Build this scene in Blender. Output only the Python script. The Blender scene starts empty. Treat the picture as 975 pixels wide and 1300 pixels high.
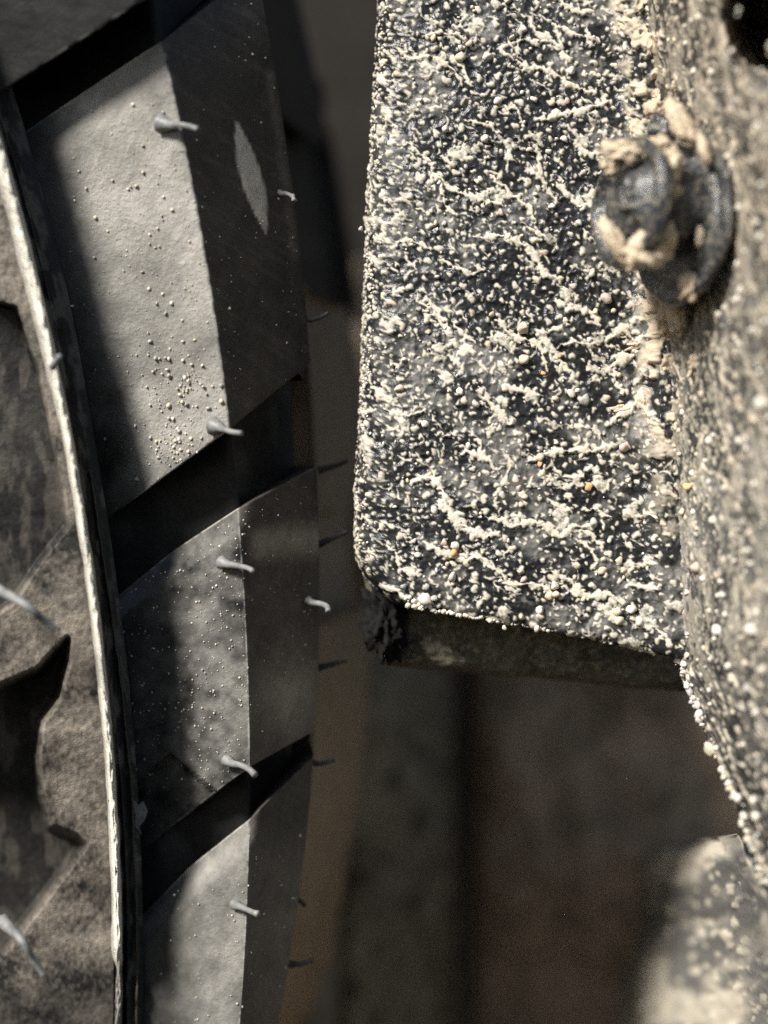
import bpy, bmesh, math, random
import numpy as np
from mathutils import Vector, Matrix, noise as mnoise

# ------------------------------------------------------------------ camera, world, sun, exposure
SC = bpy.context.scene
K = 0.1            # mm per unit of the layout grid, on the plane of sharpest focus
DIST = 200.0       # mm from the lens to that plane
SUN = Vector((-0.56, -0.55, 0.62)).normalized()     # towards the sun

cam_d = bpy.data.cameras.new('camera')
cam = bpy.data.objects.new('camera', cam_d)
SC.collection.objects.link(cam)
cam.location = (0, -DIST * .001, 0)
cam.rotation_euler = (math.radians(90), 0, 0)
cam_d.sensor_fit = 'VERTICAL'
cam_d.sensor_height = 36
cam_d.lens = 36 * DIST / 130.0
cam_d.clip_start = .004
cam_d.clip_end = 50
cam_d.dof.use_dof = True
cam_d.dof.focus_distance = DIST * .001 + .0005
cam_d.dof.aperture_fstop = 7.0
SC.camera = cam

W = bpy.data.worlds.new('World')
SC.world = W
W.use_nodes = True
nt = W.node_tree
sky = nt.nodes.new('ShaderNodeTexSky')
sky.sky_type = 'NISHITA'
sky.sun_disc = False
sky.sun_elevation = math.asin(SUN.z)
sky.sun_rotation = math.atan2(SUN.x, SUN.y)
bg = nt.nodes['Background']
nt.links.new(sky.outputs[0], bg.inputs[0])
bg.inputs[1].default_value = .062

sd = bpy.data.lights.new('sun', 'SUN')
sd.energy = 5.0
sd.angle = math.radians(13.0)
sd.color = (1, .96, .90)
so = bpy.data.objects.new('sun', sd)
SC.collection.objects.link(so)
so.rotation_euler = (-SUN).to_track_quat('-Z', 'Y').to_euler()

SC.view_settings.view_transform = 'Standard'
SC.view_settings.look = 'None'
SC.view_settings.gamma = 1
SC.view_settings.exposure = 0.68
SC.render.engine = 'CYCLES'
SC.cycles.max_bounces = 6
SC.cycles.use_denoising = False

rng = np.random.default_rng(11)
random.seed(5)

# ------------------------------------------------------------------ helpers
def P(px, py, d):
    """layout coordinates (px right, py down, d mm behind the focus plane) -> metres"""
    px = np.asarray(px, float); py = np.asarray(py, float); d = np.asarray(d, float)
    s = K * (DIST + d) / DIST
    return np.stack([(px - 487.5) * s, d + 0 * s, (650 - py) * s], -1) * .001

def sm(a, b, x):
    t = np.clip((np.asarray(x, float) - a) / (b - a), 0, 1)
    return t * t * (3 - 2 * t)

class VN:
    """tiling value noise on a numpy lattice"""
    def __init__(s, seed, n=256):
        s.n = n; s.g = np.random.default_rng(seed).random((n, n))
    def at(s, x, y):
        n = s.n
        xi = np.floor(x).astype(int); yi = np.floor(y).astype(int)
        fx = x - xi; fy = y - yi
        fx = fx*fx*fx*(fx*(fx*6-15)+10); fy = fy*fy*fy*(fy*(fy*6-15)+10)
        g = s.g
        a = g[yi % n, xi % n]; b = g[yi % n, (xi+1) % n]
        c = g[(yi+1) % n, xi % n]; d = g[(yi+1) % n, (xi+1) % n]
        return (a*(1-fx)+b*fx)*(1-fy) + (c*(1-fx)+d*fx)*fy
def fbm(x, y, scale, seed, octv=4, gain=.5):
    x = np.asarray(x, float); y = np.asarray(y, float)
    v = 0; a = 1; t = 0
    for o in range(octv):
        f = 2.03**o / scale
        v = v + a * VN(seed*31+o).at(x*f+17.3*o, y*f+5.1*o); t += a; a *= gain
    return v / t          # 0..1, mean .5

def link(o, parent=None):
    SC.collection.objects.link(o)
    if parent is not None: o.parent = parent
    return o

def grid_mesh(name, V, mat, parent=None, attrs=None, smooth=True, flip=False):
    """V: (rows, cols, 3) metres -> one mesh object; attrs: dict name -> (rows, cols)"""
    R, C = V.shape[:2]
    idx = np.arange(R*C).reshape(R, C)
    q = np.stack([idx[:-1,:-1], idx[1:,:-1], idx[1:,1:], idx[:-1,1:]], -1).reshape(-1, 4)
    if flip: q = q[:, ::-1]
    me = bpy.data.meshes.new(name)
    me.vertices.add(R*C); me.vertices.foreach_set('co', V.reshape(-1).astype(np.float32))
    n = len(q)
    me.loops.add(n*4); me.loops.foreach_set('vertex_index', q.reshape(-1).astype(np.int32))
    me.polygons.add(n)
    me.polygons.foreach_set('loop_start', np.arange(0, n*4, 4, dtype=np.int32))
    me.polygons.foreach_set('use_smooth', np.full(n, smooth))
    me.update(calc_edges=True); me.validate()
    for k, a in (attrs or {}).items():
        at = me.attributes.new(k, 'FLOAT', 'POINT')
        at.data.foreach_set('value', np.asarray(a, np.float32).reshape(-1))
    me.materials.append(mat)
    return link(bpy.data.objects.new(name, me), parent)

def raw_mesh(name, V, F, mat, parent=None, smooth=True, attrs=None):
    me = bpy.data.meshes.new(name)
    me.from_pydata([tuple(v) for v in V], [], [tuple(f) for f in F])
    if smooth: me.polygons.foreach_set('use_smooth', np.ones(len(F), bool))
    for k, a in (attrs or {}).items():
        at = me.attributes.new(k, 'FLOAT', 'POINT')
        at.data.foreach_set('value', np.asarray(a, np.float32).reshape(-1))
    me.materials.append(mat); me.update()
    return link(bpy.data.objects.new(name, me), parent)

def surf_normals(V):
    du = np.gradient(V, axis=1); dv = np.gradient(V, axis=0)
    n = np.cross(dv, du)
    n /= np.linalg.norm(n, axis=-1, keepdims=True) + 1e-12
    return n

def empty(name, loc=(0,0,0)):
    o = bpy.data.objects.new(name, None); o.empty_display_size = .01
    link(o); o.location = loc
    return o

# ------------------------------------------------------------------ materials
def mat_new(name):
    m = bpy.data.materials.new(name); m.use_nodes = True
    t = m.node_tree; b = t.nodes['Principled BSDF']
    return m, t, b
def nd(t, kind, **kw):
    n = t.nodes.new(kind)
    for k, v in kw.items():
        if k.startswith('i_'): n.inputs[k[2:].replace('_', ' ')].default_value = v
        else: setattr(n, k, v)
    return n
def mixc(t, fac, a, b):
    m = nd(t, 'ShaderNodeMix', data_type='RGBA')
    for sock, v in ((m.inputs[0], fac), (m.inputs[6], a), (m.inputs[7], b)):
        if isinstance(v, (tuple, list)): sock.default_value = (*v, 1)
        elif isinstance(v, (int, float)): sock.default_value = v
        else: t.links.new(v, sock)
    return m.outputs[2]
def math_(t, op, a, b=0., c=0., clamp=False):
    m = nd(t, 'ShaderNodeMath', operation=op, use_clamp=clamp)
    for s, v in zip(m.inputs, (a, b, c)):
        if isinstance(v, (int, float)): s.default_value = v
        else: t.links.new(v, s)
    return m.outputs[0]
def noise_(t, scale, detail=4, rough=.55, dist=0., vec=None, w=None):
    n = nd(t, 'ShaderNodeTexNoise'); n.inputs['Scale'].default_value = scale
    n.inputs['Detail'].default_value = detail; n.inputs['Roughness'].default_value = rough
    n.inputs['Distortion'].default_value = dist
    if vec is not None: t.links.new(vec, n.inputs['Vector'])
    return n.outputs[0]
def ramp(t, fac, lo, hi):
    m = nd(t, 'ShaderNodeMapRange'); m.inputs[1].default_value = lo; m.inputs[2].default_value = hi
    t.links.new(fac, m.inputs[0]); return m.outputs[0]
def attr(t, name):
    a = nd(t, 'ShaderNodeAttribute'); a.attribute_name = name; return a.outputs['Fac']
def objco(t):
    return nd(t, 'ShaderNodeTexCoord').outputs['Object']
def bump(t, b, h, strength, dist):
    n = nd(t, 'ShaderNodeBump'); n.inputs['Strength'].default_value = strength
    n.inputs['Distance'].default_value = dist
    t.links.new(h, n.inputs['Height']); t.links.new(n.outputs[0], b.inputs['Normal'])

def make_rubber():
    m, t, b = mat_new('dusty_rubber')
    co = objco(t)
    d = attr(t, 'dust')  # on the tread blocks it also carries painted sun and shade
    n1 = noise_(t, 1700, 6, .62, .3, co); n2 = noise_(t, 260, 5, .6, .8, co); n3 = noise_(t, 5200, 3, .6, 0, co)
    # dust cover, broken up by fine and broad wear
    w = math_(t, 'MULTIPLY_ADD', n1, .55, -.27)
    w = math_(t, 'ADD', w, math_(t, 'MULTIPLY_ADD', n2, .9, -.45))
    cover = math_(t, 'ADD', d, math_(t, 'MULTIPLY', w, math_(t, 'MULTIPLY_ADD', d, 1.1, .09)), clamp=True)
    dustc = mixc(t, n2, (.42, .405, .36), (.36, .353, .33))
    dustc = mixc(t, attr(t, 'tan'), dustc, (.36, .262, .165))
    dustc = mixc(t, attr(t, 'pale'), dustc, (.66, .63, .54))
    col = mixc(t, cover, (.0095, .0098, .0105), dustc)
    t.links.new(col, b.inputs['Base Color'])
    r = math_(t, 'MULTIPLY_ADD', cover, .42, .44)
    t.links.new(r, b.inputs['Roughness'])
    b.inputs['Specular IOR Level'].default_value = .22
    h = math_(t, 'ADD', math_(t, 'MULTIPLY', n1, .7), math_(t, 'MULTIPLY', n3, .35))
    hh = math_(t, 'MULTIPLY', h, math_(t, 'MULTIPLY_ADD', cover, .8, .25))
    bump(t, b, hh, .85, .00034)
    return m
def make_mudcoat():
    """black tarry plastic under spattered pale mud; attributes mud, film, tone"""
    m, t, b = mat_new('mud_spattered_plastic')
    co = objco(t)
    mud = attr(t, 'mud'); film = attr(t, 'film'); tone = attr(t, 'tone')
    n1 = noise_(t, 2600, 5, .6, .2, co); n2 = noise_(t, 300, 4, .6, .4, co)
    mc = mixc(t, tone, (.64, .595, .485), (.57, .45, .31))
    mc = mixc(t, math_(t, 'MULTIPLY', n1, .35), mc, (.42, .385, .31))
    base = mixc(t, n2, (.0085, .009, .0098), (.021, .0215, .022))
    fm = math_(t, 'MULTIPLY', film, math_(t, 'MULTIPLY_ADD', n1, 1.3, .25), clamp=True)
    base = mixc(t, fm, base, (.30, .29, .265))
    col = mixc(t, mud, base, mc)
    t.links.new(col, b.inputs['Base Color'])
    r = math_(t, 'MULTIPLY_ADD', math_(t, 'MAXIMUM', mud, fm), .50, .29)
    t.links.new(r, b.inputs['Roughness'])
    b.inputs['Specular IOR Level'].default_value = .4
    bump(t, b, n1, .55, .00016)
    return m
def simple(name, c1, c2, scale, rough=.8, bs=.5, bd=.0002, spec=.3, det=5, c3=None):
    m, t, b = mat_new(name)
    co = objco(t); n = noise_(t, scale, det, .6, .4, co)
    f = ramp(t, n, .3, .7)
    col = mixc(t, f, c1, c2)
    if c3:
        n2 = noise_(t, scale*4.3, 4, .6, .2, co)
        col = mixc(t, ramp(t, n2, .5, .68), col, c3)
    t.links.new(col, b.inputs['Base Color'])
    b.inputs['Roughness'].default_value = rough
    b.inputs['Specular IOR Level'].default_value = spec
    n3 = noise_(t, scale*6, 4, .6, 0, co)
    bump(t, b, n3, bs, bd)
    return m
RUBBER = make_rubber()
MUDCOAT = make_mudcoat()
SPEW = simple('lit_rubber_hair', (.11, .113, .116), (.25, .247, .235), 900, .5, .4, .0001, .5)  # dusty hairs in the light: a paler copy, light put into the colour
SPEWSHADE = simple('shaded_rubber_hair', (.015, .015, .016), (.035, .034, .032), 900, .55, .3, .0001, .4)  # same rubber, darkened for hairs in silhouette
MUDTAN = simple('dried_tan_mud', (.56, .44, .30), (.66, .57, .43), 420, .85, .8, .0004, .2, 6, (.42, .33, .22))
MUDPALE = simple('dried_pale_mud', (.64, .58, .46), (.74, .70, .60), 500, .8, .7, .0003, .25, 6)
GRAIN = [simple('grain_white', (.58, .54, .45), (.72, .68, .59), 600, .55, .5, .0001, .5),
         simple('grain_buff', (.54, .45, .32), (.62, .55, .43), 600, .55, .5, .0001, .5),
         simple('grain_grey', (.30, .295, .275), (.48, .46, .42), 600, .5, .5, .0001, .5),
         simple('grain_orange', (.62, .30, .13), (.66, .40, .20), 600, .55, .5, .0001, .5),
         simple('grain_pink', (.55, .40, .32), (.60, .50, .42), 600, .55, .5, .0001, .5),
         simple('grain_yellow', (.72, .48, .16), (.74, .56, .26), 600, .5, .5, .0001, .5)]
CLIPBLACK = simple('clip_plastic', (.010, .012, .015), (.045, .049, .052), 300, .3, .45, .0004, .5, 3, (.24, .21, .16))
FLANGE = simple('muddy_dark_plastic', (.05, .045, .036), (.16, .14, .10), 330, .8, .9, .0005, .25, 6, (.26, .225, .165))
FOAM = simple('black_foam', (.006,.006,.006), (.018,.017,.016), 800, .9, .8, .0004, .15)
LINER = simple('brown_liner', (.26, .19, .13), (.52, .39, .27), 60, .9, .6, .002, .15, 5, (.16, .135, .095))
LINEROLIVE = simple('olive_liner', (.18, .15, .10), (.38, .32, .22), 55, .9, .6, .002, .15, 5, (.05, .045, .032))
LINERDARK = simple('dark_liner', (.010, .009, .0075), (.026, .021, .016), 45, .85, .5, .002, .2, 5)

# ------------------------------------------------------------------ tyre: curves of its rings, in layout units
def x_rib(y):  return 150 - (y - 1230)**2 / 7200.
def x_A(y):    return 317 - (y - 985)**2 / 7800.
def x_B(y):
    y = np.asarray(y, float)
    return np.where(y < 760, 405 - (y-760)**2/8000., 405 - (y-760)**2/5600.)
def d_tilt(y): return (np.asarray(y, float) - 800) * .011
def d_side(y): return pt_lerp([(-400,6.6),(340,6.6),(480,5.8),(600,4.8),(850,5.0),(1000,7.0),(1150,8.8),(1300,9.2),(2000,9.2)], y)
def pt_lerp(pts, y):
    a = np.array(pts, float); return np.interp(y, a[:,0], a[:,1])

tyre = empty('truck_tyre', (-.3, .06, -.02))
tyre['label'] = 'black off-road tyre with dusty tread blocks and rubber hairs beside the muddy flare'
tyre['category'] = 'tyre'
def tyre_part(o):
    o.parent = tyre
    o.matrix_parent_inverse = Matrix.Translation(-Vector(tyre.location))
    return o

# --- the position of a tread surface point: p 0 valley .. 1 lug edge .. 2 shoulder edge .. 3 far edge of the crown
def tread_pt(p, y, sink=0., wob=0.):
    """sink mm below the lug surface"""
    p = np.asarray(p, float); y = np.asarray(y, float)
    xr, xa, xb = x_rib(y), x_A(y), x_B(y)
    a = np.clip(p, 0, 1); b = np.clip(p-1, 0, 1); c = np.clip(p-2, 0, 1)
    x = xr + 20 + (xa - xr - 20) * a + (xb - xa) * b
    H = .113 * (xb - xa)
    d = d_tilt(y) + 3.5 - 4.6 * a**1.15 + H * b + wob
    d = d + sink * np.where(p <= 1, 1, 1 - .25*b)
    x = x - sink * 4.2 * b
    V = P(x, y, d)
    # crown: runs straight back, bulging a little outwards
    back = c * .105
    V[..., 1] += back
    V[..., 0] += .0070 * sm(.34, .72, c) - .0012 * sm(0, .15, c)
    return V

# --- carcass: the groove floor, and the tread crown seen beyond the shoulder
ys = np.concatenate([np.linspace(-2600, -80, 26), np.linspace(-60, 1360, 143), np.linspace(1400, 3200, 16)])
ps = np.concatenate([np.linspace(-.22, 1, 24), np.linspace(1.05, 2, 16), np.linspace(2.05, 3, 16)])
PP, YY = np.meshgrid(ps, ys)
V = tread_pt(PP, YY, sink=6.5)
dust = .015 + .05 * sm(.5, .7, fbm(PP*150, YY, 60, 3)) + .95 * sm(2.05, 2.4, PP) * (.15+.85*sm(330, 620, YY))
tn = sm(2.0, 2.4, PP) * .9
tyre_part(grid_mesh('carcass', V, RUBBER, None, {'dust': dust, 'tan': tn, 'pale': 0*PP}))

# --- tread blocks
def tread_block(ytop, ybot, dust_light_fn, wob_fn=None, crown=True, notch=None):
    """ytop / ybot: [(p, y)...] polylines of the two ends"""
    p = np.concatenate([np.linspace(0, 1, 64), np.linspace(1.0, 2, 40)[1:], np.array([2.004, 2.02, 2.06, 2.12, 2.2])])
    q = np.concatenate([np.array([0, .0008, .002, .004, .007]), np.linspace(.011, .989, 120), 1-np.array([0, .0008, .002, .004, .007])[::-1]])
    PQ, Q = np.meshgrid(p, q)
    yt = pt_lerp(ytop, PQ); yb = pt_lerp(ybot, PQ)
    Y = yt + (yb - yt) * Q
    wob = 0.
    if wob_fn is not None: wob = wob_fn(PQ, Y, Q)
    wob = wob + .25*(fbm(PQ*160, Y, 70, 21, 3) - .5) + .10*(fbm(PQ*160, Y, 14, 22, 3) - .5)
    eR = 3.2; ee = np.clip(np.minimum(Y-yt, yb-Y), 0, eR)
    wob = wob + (eR - np.sqrt(eR**2-(eR-ee)**2))*K
    top = tread_pt(PQ, Y, 0., wob)
    bot = tread_pt(PQ, Y, 7.5, 0.)
    R, C = PQ.shape
    n = R*C
    idx = np.arange(n).reshape(R, C)
    F = np.stack([idx[:-1,:-1], idx[1:,:-1], idx[1:,1:], idx[:-1,1:]], -1).reshape(-1, 4).tolist()
    ring = np.concatenate([idx[0,:], idx[1:,-1], idx[-1,-2::-1], idx[-2:0:-1,0]])
    m = len(ring)
    Vb = bot.reshape(-1,3)[ring]; Vt = top.reshape(-1,3)[ring]
    allV = np.concatenate([top.reshape(-1,3), Vt*.5+Vb*.5, Vb])
    for i in range(m):
        j = (i+1) % m
        F.append([ring[j], ring[i], n+i, n+j]); F.append([n+j, n+i, n+m+i, n+m+j])
    du = dust_light_fn(PQ, Y, Q)
    # pale wear and a painted highlight along the block's own edges
    brk = sm(.38, .62, fbm(PQ*160, Y, 9, 23, 3))
    du = du + brk*(.55*sm(3.0, 1.0, np.minimum(Y-yt, yb-Y))*(PQ < 1.02)*sm(.1, .5, PQ) + .4*sm(.986, .996, PQ)*(PQ < 1.006))
    # smudges and fine scuffs running across the lug
    du = du + .20*du*(fbm(PQ*160+Y*.6, (Y-PQ*90)*.12, 7, 24, 3)-.5)*2 + .05*sm(.62, .74, fbm((PQ*160+Y*.5)*.1, Y-PQ*80, 5, 25, 3))*(PQ > 1.0)
    du = np.clip(du, 0, 1).reshape(-1)
    side = np.full(m*2, .015)
    tnn = .08 + .42*sm(1.0, 1.05, PQ).reshape(-1)
    pale = np.concatenate([(sunleaf(XY(PQ, Y), Y)*(PQ > 1)).reshape(-1)*.7, np.zeros(m*2)])  # lightens the painted sun patch
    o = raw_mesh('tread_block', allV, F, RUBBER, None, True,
                 {'dust': np.concatenate([du, side]), 'tan': np.concatenate([tnn, np.full(m*2, .1)]), 'pale': pale})  # dust here also carries the painted sun, shade and edge highlight
    o.data.set_sharp_from_angle(angle=math.radians(32))
    return tyre_part(o)

def sunleaf(x, y):
    # lens-shaped patch of grazing sun, painted on the shoulder of the upper block
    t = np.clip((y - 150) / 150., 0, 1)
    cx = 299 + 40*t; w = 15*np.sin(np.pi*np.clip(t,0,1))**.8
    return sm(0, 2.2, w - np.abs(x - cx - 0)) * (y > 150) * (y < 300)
def XY(Pq, Y):
    a = np.clip(Pq,0,1); b = np.clip(Pq-1,0,1)
    return x_rib(Y)+20+(x_A(Y)-x_rib(Y)-20)*a+(x_B(Y)-x_A(Y))*b

def dust_light_1(Pq, Y, Q):
    X = XY(Pq, Y)
    f = fbm(X, Y, 90, 41); g = fbm(X, Y, 22, 42)
    A = .70 + .9*(f-.5) + .35*(g-.5)
    A = A * (1 - .85*sm(-40, 60, Y - (600 - (X-200)*.55)) * (1-.4*g))     # shade painted in towards the lower toe
    A = A * (.18 + .82*sm(.12, .5, Pq))  # shade beside the rib painted as a darker band
    A = np.maximum(A, .95*np.exp(-(((X-207)/16)**2 + ((Y-257)/22)**2)**2) )
    B = .05 + .06*f + .05*sm(200, 0, Y) + .8*sunleaf(X, Y) + .13*sm(2, 14, 12-np.abs(X-(x_B(Y)-8)))*(Y<330)*(Y>90)
    return np.where(Pq < 1.0, np.clip(A,0,1), B)
def dust_light_2(Pq, Y, Q):
    X = XY(Pq, Y)
    f = fbm(X, Y, 80, 43); g = fbm(X, Y, 16, 44, 3)
    A = .30 + .5*(f-.5) + .55*(g-.5)
    A = A * (.3 + .7*sm(.25, .7, Pq)) * (.55+.45*sm(650, 720, Y))  # valley shade and the shadow at the top painted in
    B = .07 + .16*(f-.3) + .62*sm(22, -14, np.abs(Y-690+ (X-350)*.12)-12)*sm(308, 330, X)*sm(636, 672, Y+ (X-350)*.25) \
        + .62*np.exp(-(((X-370)/34)**2+((Y-885)/46)**2)) + .14*sm(.05, .5, Q)  # two grazing-sun patches painted over the shoulder's dust
    return np.where(Pq < 1.0, np.clip(A,0,1), np.clip(B,0,1))
def dust_shade_3(Pq, Y, Q):
    X = XY(Pq, Y)
    f = fbm(X, Y, 80, 45); g = fbm(X, Y, 18, 46, 3)
    A = (.52 + .5*(f-.5) + .35*(g-.5)) * (.2 + .8*sm(.3, .75, Pq))  # lug face darkened towards the valley: painted shade
    B = .12 + .25*sm(1040, 1110, Y)*(f+.2)
    return np.where(Pq < 1.0, np.clip(A,0,1), np.clip(B,0,1))
def shade_0(Pq, Y, Q):
    return np.where(Pq < 1.0, .0, .02) + 0*Y  # left bare and dark to stand in for shade on the top block
def wob_1(Pq, Y, Q):
    # the lower toe of the block rolls back into the valley, with two shallow hollows
    X = XY(Pq, Y)
    v = 5.0 * sm(.55, 0, Pq) * sm(.62, 1, Q)
    v += 1.6*np.exp(-(((X-136)/20)**2 + ((Y-598)/26)**2)) + 1.0*np.exp(-(((X-140)/16)**2+((Y-520)/24)**2))
    v += 1.0 * sm(.30, 0, Pq) + .8*sm(.12, 0, Q)
    return v
def wob_2(Pq, Y, Q):
    X = XY(Pq, Y)
    v = 1.2 * sm(.66, .42, Pq) + .4 * sm(.5, 0, Pq)
    v += 3.0*sm(.1, 0, Q)*sm(1.2, .8, Pq)
    # stepped lower corner: a small facet cut into the lug
    cut = np.minimum(sm(-2, 2, (Y-957) - np.abs(X-216)*.86), sm(292, 288, X))*(Pq<.9)
    v += 1.1*cut*(1 + .02*(Y-957))
    return v
def wob_3(Pq, Y, Q):
    return 1.0*sm(.6, .2, Pq) + 2.6*sm(.09, 0, Q)*sm(1.2,.8,Pq)

tread_block([(0,-420),(1,-520),(2,-590),(3,-620)], [(0,120),(1,-5),(2,-85),(3,-120)], shade_0, lambda p, y, q: -5.0*sm(1.1, .9, p))  # raised towards the lens to lengthen its shadow on the next block
tread_block([(0,178),(1,52),(2,-40),(3,-80)], [(0,668),(1,545),(1.86,474),(1.9,484),(1.93,470),(2,458),(3,430)], dust_light_1, wob_1)
tread_block([(0,765),(.5,700),(1,645),(2,592),(3,560)], [(0,1090),(1,974),(2,928),(3,900)], dust_light_2, wob_2)
tread_block([(0,1175),(.5,1100),(1,1040),(2,960),(3,930)], [(0,1660),(1,1545),(2,1460),(3,1430)], dust_shade_3, wob_3)

# --- crown blocks seen blurred behind the shoulder (the next row of the tread)
def crown_block(y0, y1, c0, c1):
    bm = bmesh.new()
    vs = []
    for c in np.linspace(c0, c1, 7):
        row = []
        for y in np.linspace(y0, y1, 9):
            v = tread_pt(2 + c, y + (c - c0)*-40, 0.)
            row.append(v)
        vs.append(row)
    Vt = np.array(vs); Vb = Vt.copy(); Vb[..., 0] -= .009
    R, C = Vt.shape[:2]; n = R*C; idx = np.arange(n).reshape(R, C)
    F = np.stack([idx[:-1,:-1], idx[:-1,1:], idx[1:,1:], idx[1:,:-1]], -1).reshape(-1,4).tolist()
    ring = np.concatenate([idx[0,:], idx[1:,-1], idx[-1,-2::-1], idx[-2:0:-1,0]]); m = len(ring)
    for i in range(m):
        j = (i+1) % m
        F.append([ring[i], ring[j], n+j, n+i])
    bm.free()
    allV = np.concatenate([Vt.reshape(-1,3), Vb.reshape(-1,3)[ring]])
    o = raw_mesh('tread_block', allV, F, RUBBER, None, False, {'dust': np.full(len(allV), .85 if y1 > 400 else .12), 'tan': np.full(len(allV), 1.), 'pale': np.full(len(allV), .0)})
    bv = o.modifiers.new('worn_edge', 'BEVEL'); bv.width = .0012; bv.segments = 2; bv.limit_method = 'ANGLE'
    return tyre_part(o)
for (a, b_, c0, c1) in ((-420, 40, .30, .62), (330, 640, .24, .60), (820, 1500, .26, .66),
                        (-100, 300, .72, 1.), (520, 1080, .74, 1.), (1240, 1700, .76, 1.)):
    crown_block(a, b_, c0, c1)

# --- sidewall with shadowed pockets, and the raised rib at its edge
def inpoly_sd(x, y, poly):
    """signed distance, positive inside"""
    x = np.asarray(x, float); y = np.asarray(y, float)
    dmin = np.full(x.shape, 1e9); ins = np.zeros(x.shape, bool)
    n = len(poly)
    for i in range(n):
        x0, y0 = poly[i]; x1, y1 = poly[(i+1) % n]
        ex, ey = x1-x0, y1-y0
        t = np.clip(((x-x0)*ex+(y-y0)*ey)/(ex*ex+ey*ey), 0, 1)
        dmin = np.minimum(dmin, np.hypot(x-x0-t*ex, y-y0-t*ey))
        c = ((y0 > y) != (y1 > y)) & (x < (x1-x0)*(y-y0)/((y1-y0) if y1 != y0 else 1e-9)+x0)
        ins ^= c
    return np.where(ins, dmin, -dmin)
POCKETS = [
    [(-170,250),(-20,380),(20,390),(48,470),(66,560),(82,640),(86,668),(58,702),(18,762),(-60,820),(-170,830)],
    [(-170,960),(-60,905),(10,868),(48,852),(86,812),(84,838),(74,884),(52,915),(46,960),(52,1010),(64,1050),(96,1062),(106,1072),(70,1122),(28,1176),(-40,1260),(-170,1300)],
]
xs = np.concatenate([np.linspace(-1, -.17, 10)*1400, np.linspace(-228, -6, 130)])
ys = np.concatenate([np.linspace(-2600, -90, 22), np.linspace(-70, 1390, 700), np.linspace(1420, 3200, 12)])
UU, YY = np.meshgrid(xs, ys)
X = x_rib(YY) + UU
pk = np.zeros_like(X)
jit = 2*(fbm(X, YY, 18, 51, 3)-.5)
for poly, sf in zip(POCKETS, (3.5, 8.)): pk = np.maximum(pk, sm(-sf*.8, sf, inpoly_sd(X, YY, poly) + jit))
near = sm(-260, -120, UU)
rough = (fbm(X, YY, 6.5, 52, 3) - .5)*.2*near + (fbm(X, YY, 45, 53, 3)-.5)*.5
D = d_tilt(YY) + d_side(YY) - 8.5 + pk * 10.5 + rough*(1-.6*pk) + .0006*np.maximum(0, -UU-230)
dust = np.clip(.31 + .9*(fbm(X, YY, 46, 54)-.5) + .35*(fbm(X, YY*.7, 4, 55, 2)-.5) , .03, 1) * (1-.90*pk)
dust = dust * (1 - .6*sm(1235, 1275, YY + 12*(fbm(X, YY, 25, 56)-.5)))
dust = dust + pk*.10*sm(.5, .7, fbm(X*1.6, YY*.6, 26, 57))
tyre_part(grid_mesh('sidewall', P(X, YY, D), RUBBER, None, {'dust': np.clip(dust, 0, 1), 'tan': .45+0*X}))

prof = [(-9, -8.2), (-7, -9.6), (-4, -10.9), (-1.5, -11.6), (.5, -11.8), (2.5, -11.6), (4.0, -10.9), (5.2, -9.6), (6.5, -7), (8.5, -3.2), (11, .2), (14, 2.0), (20, 3.0), (32, 3.6)]
ys = np.concatenate([np.linspace(-2600, -90, 22), np.linspace(-70, 1390, 560), np.linspace(1420, 3200, 12)])
pu = np.arange(len(prof)); pu = np.linspace(0, len(prof)-1, 44)
ox = np.interp(pu, np.arange(len(prof)), [a for a, _ in prof]); od = np.interp(pu, np.arange(len(prof)), [b for _, b in prof])
OX, YY = np.meshgrid(ox, ys); OD, _ = np.meshgrid(od, ys)
wide = 1 + .9*sm(620, 300, YY)
tail = sm(1200, 1232, YY)
Xr = x_rib(YY) + OX*np.where(OX < 0, wide, 1+.25*(wide-1)) + 2.6*(fbm(YY, OX*4, 34, 61, 3)-.5)*(OX < 9)
lipn = fbm(OX*7, YY, 12, 62, 3)
Dr = d_tilt(YY) + d_side(YY)*sm(3, -6, OD) + OD*np.where(OD < 0, 1-.28*tail, 1) + (lipn-.5)*1.0*(OD < -2)
lipm = sm(-8, -10.5, OD) * (.80 + .9*(fbm(OX*5, YY, 26, 63, 3)-.5)) * (1-.8*tail)
tyre_part(grid_mesh('edge_rib', P(Xr, YY, Dr), RUBBER, None,
          {'dust': np.clip(1.7*lipm + .05 + .22*sm(.5,.7,fbm(OX*4, YY, 30, 64, 3)), 0, 1), 'tan': .2+0*OX, 'pale': sm(-9.8,-11.2,OD)*.95}))
# seam line of flash just right of the rib
ys2 = np.linspace(600, 1390, 260)
sv = []
for j, (ax, ad) in enumerate(((0, 0), (1.2, -1.1), (2.6, -1.5), (4.0, -1.0), (5, .2))):
    xx = x_rib(ys2) + 21 + ax + 3*(fbm(ys2, 0*ys2+j*.1, 40, 65, 3)-.5) - 5*sm(1000, 700, ys2)
    sv.append(P(xx, ys2, d_tilt(ys2) + 3.6 + ad + .8*(fbm(ys2, 0*ys2, 15, 66, 2)-.5)))
tyre_part(grid_mesh('mould_seam', np.stack(sv, 1), RUBBER, None, {'dust': np.full((260,5), .22), 'tan': np.full((260,5), .6)}))

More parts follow.
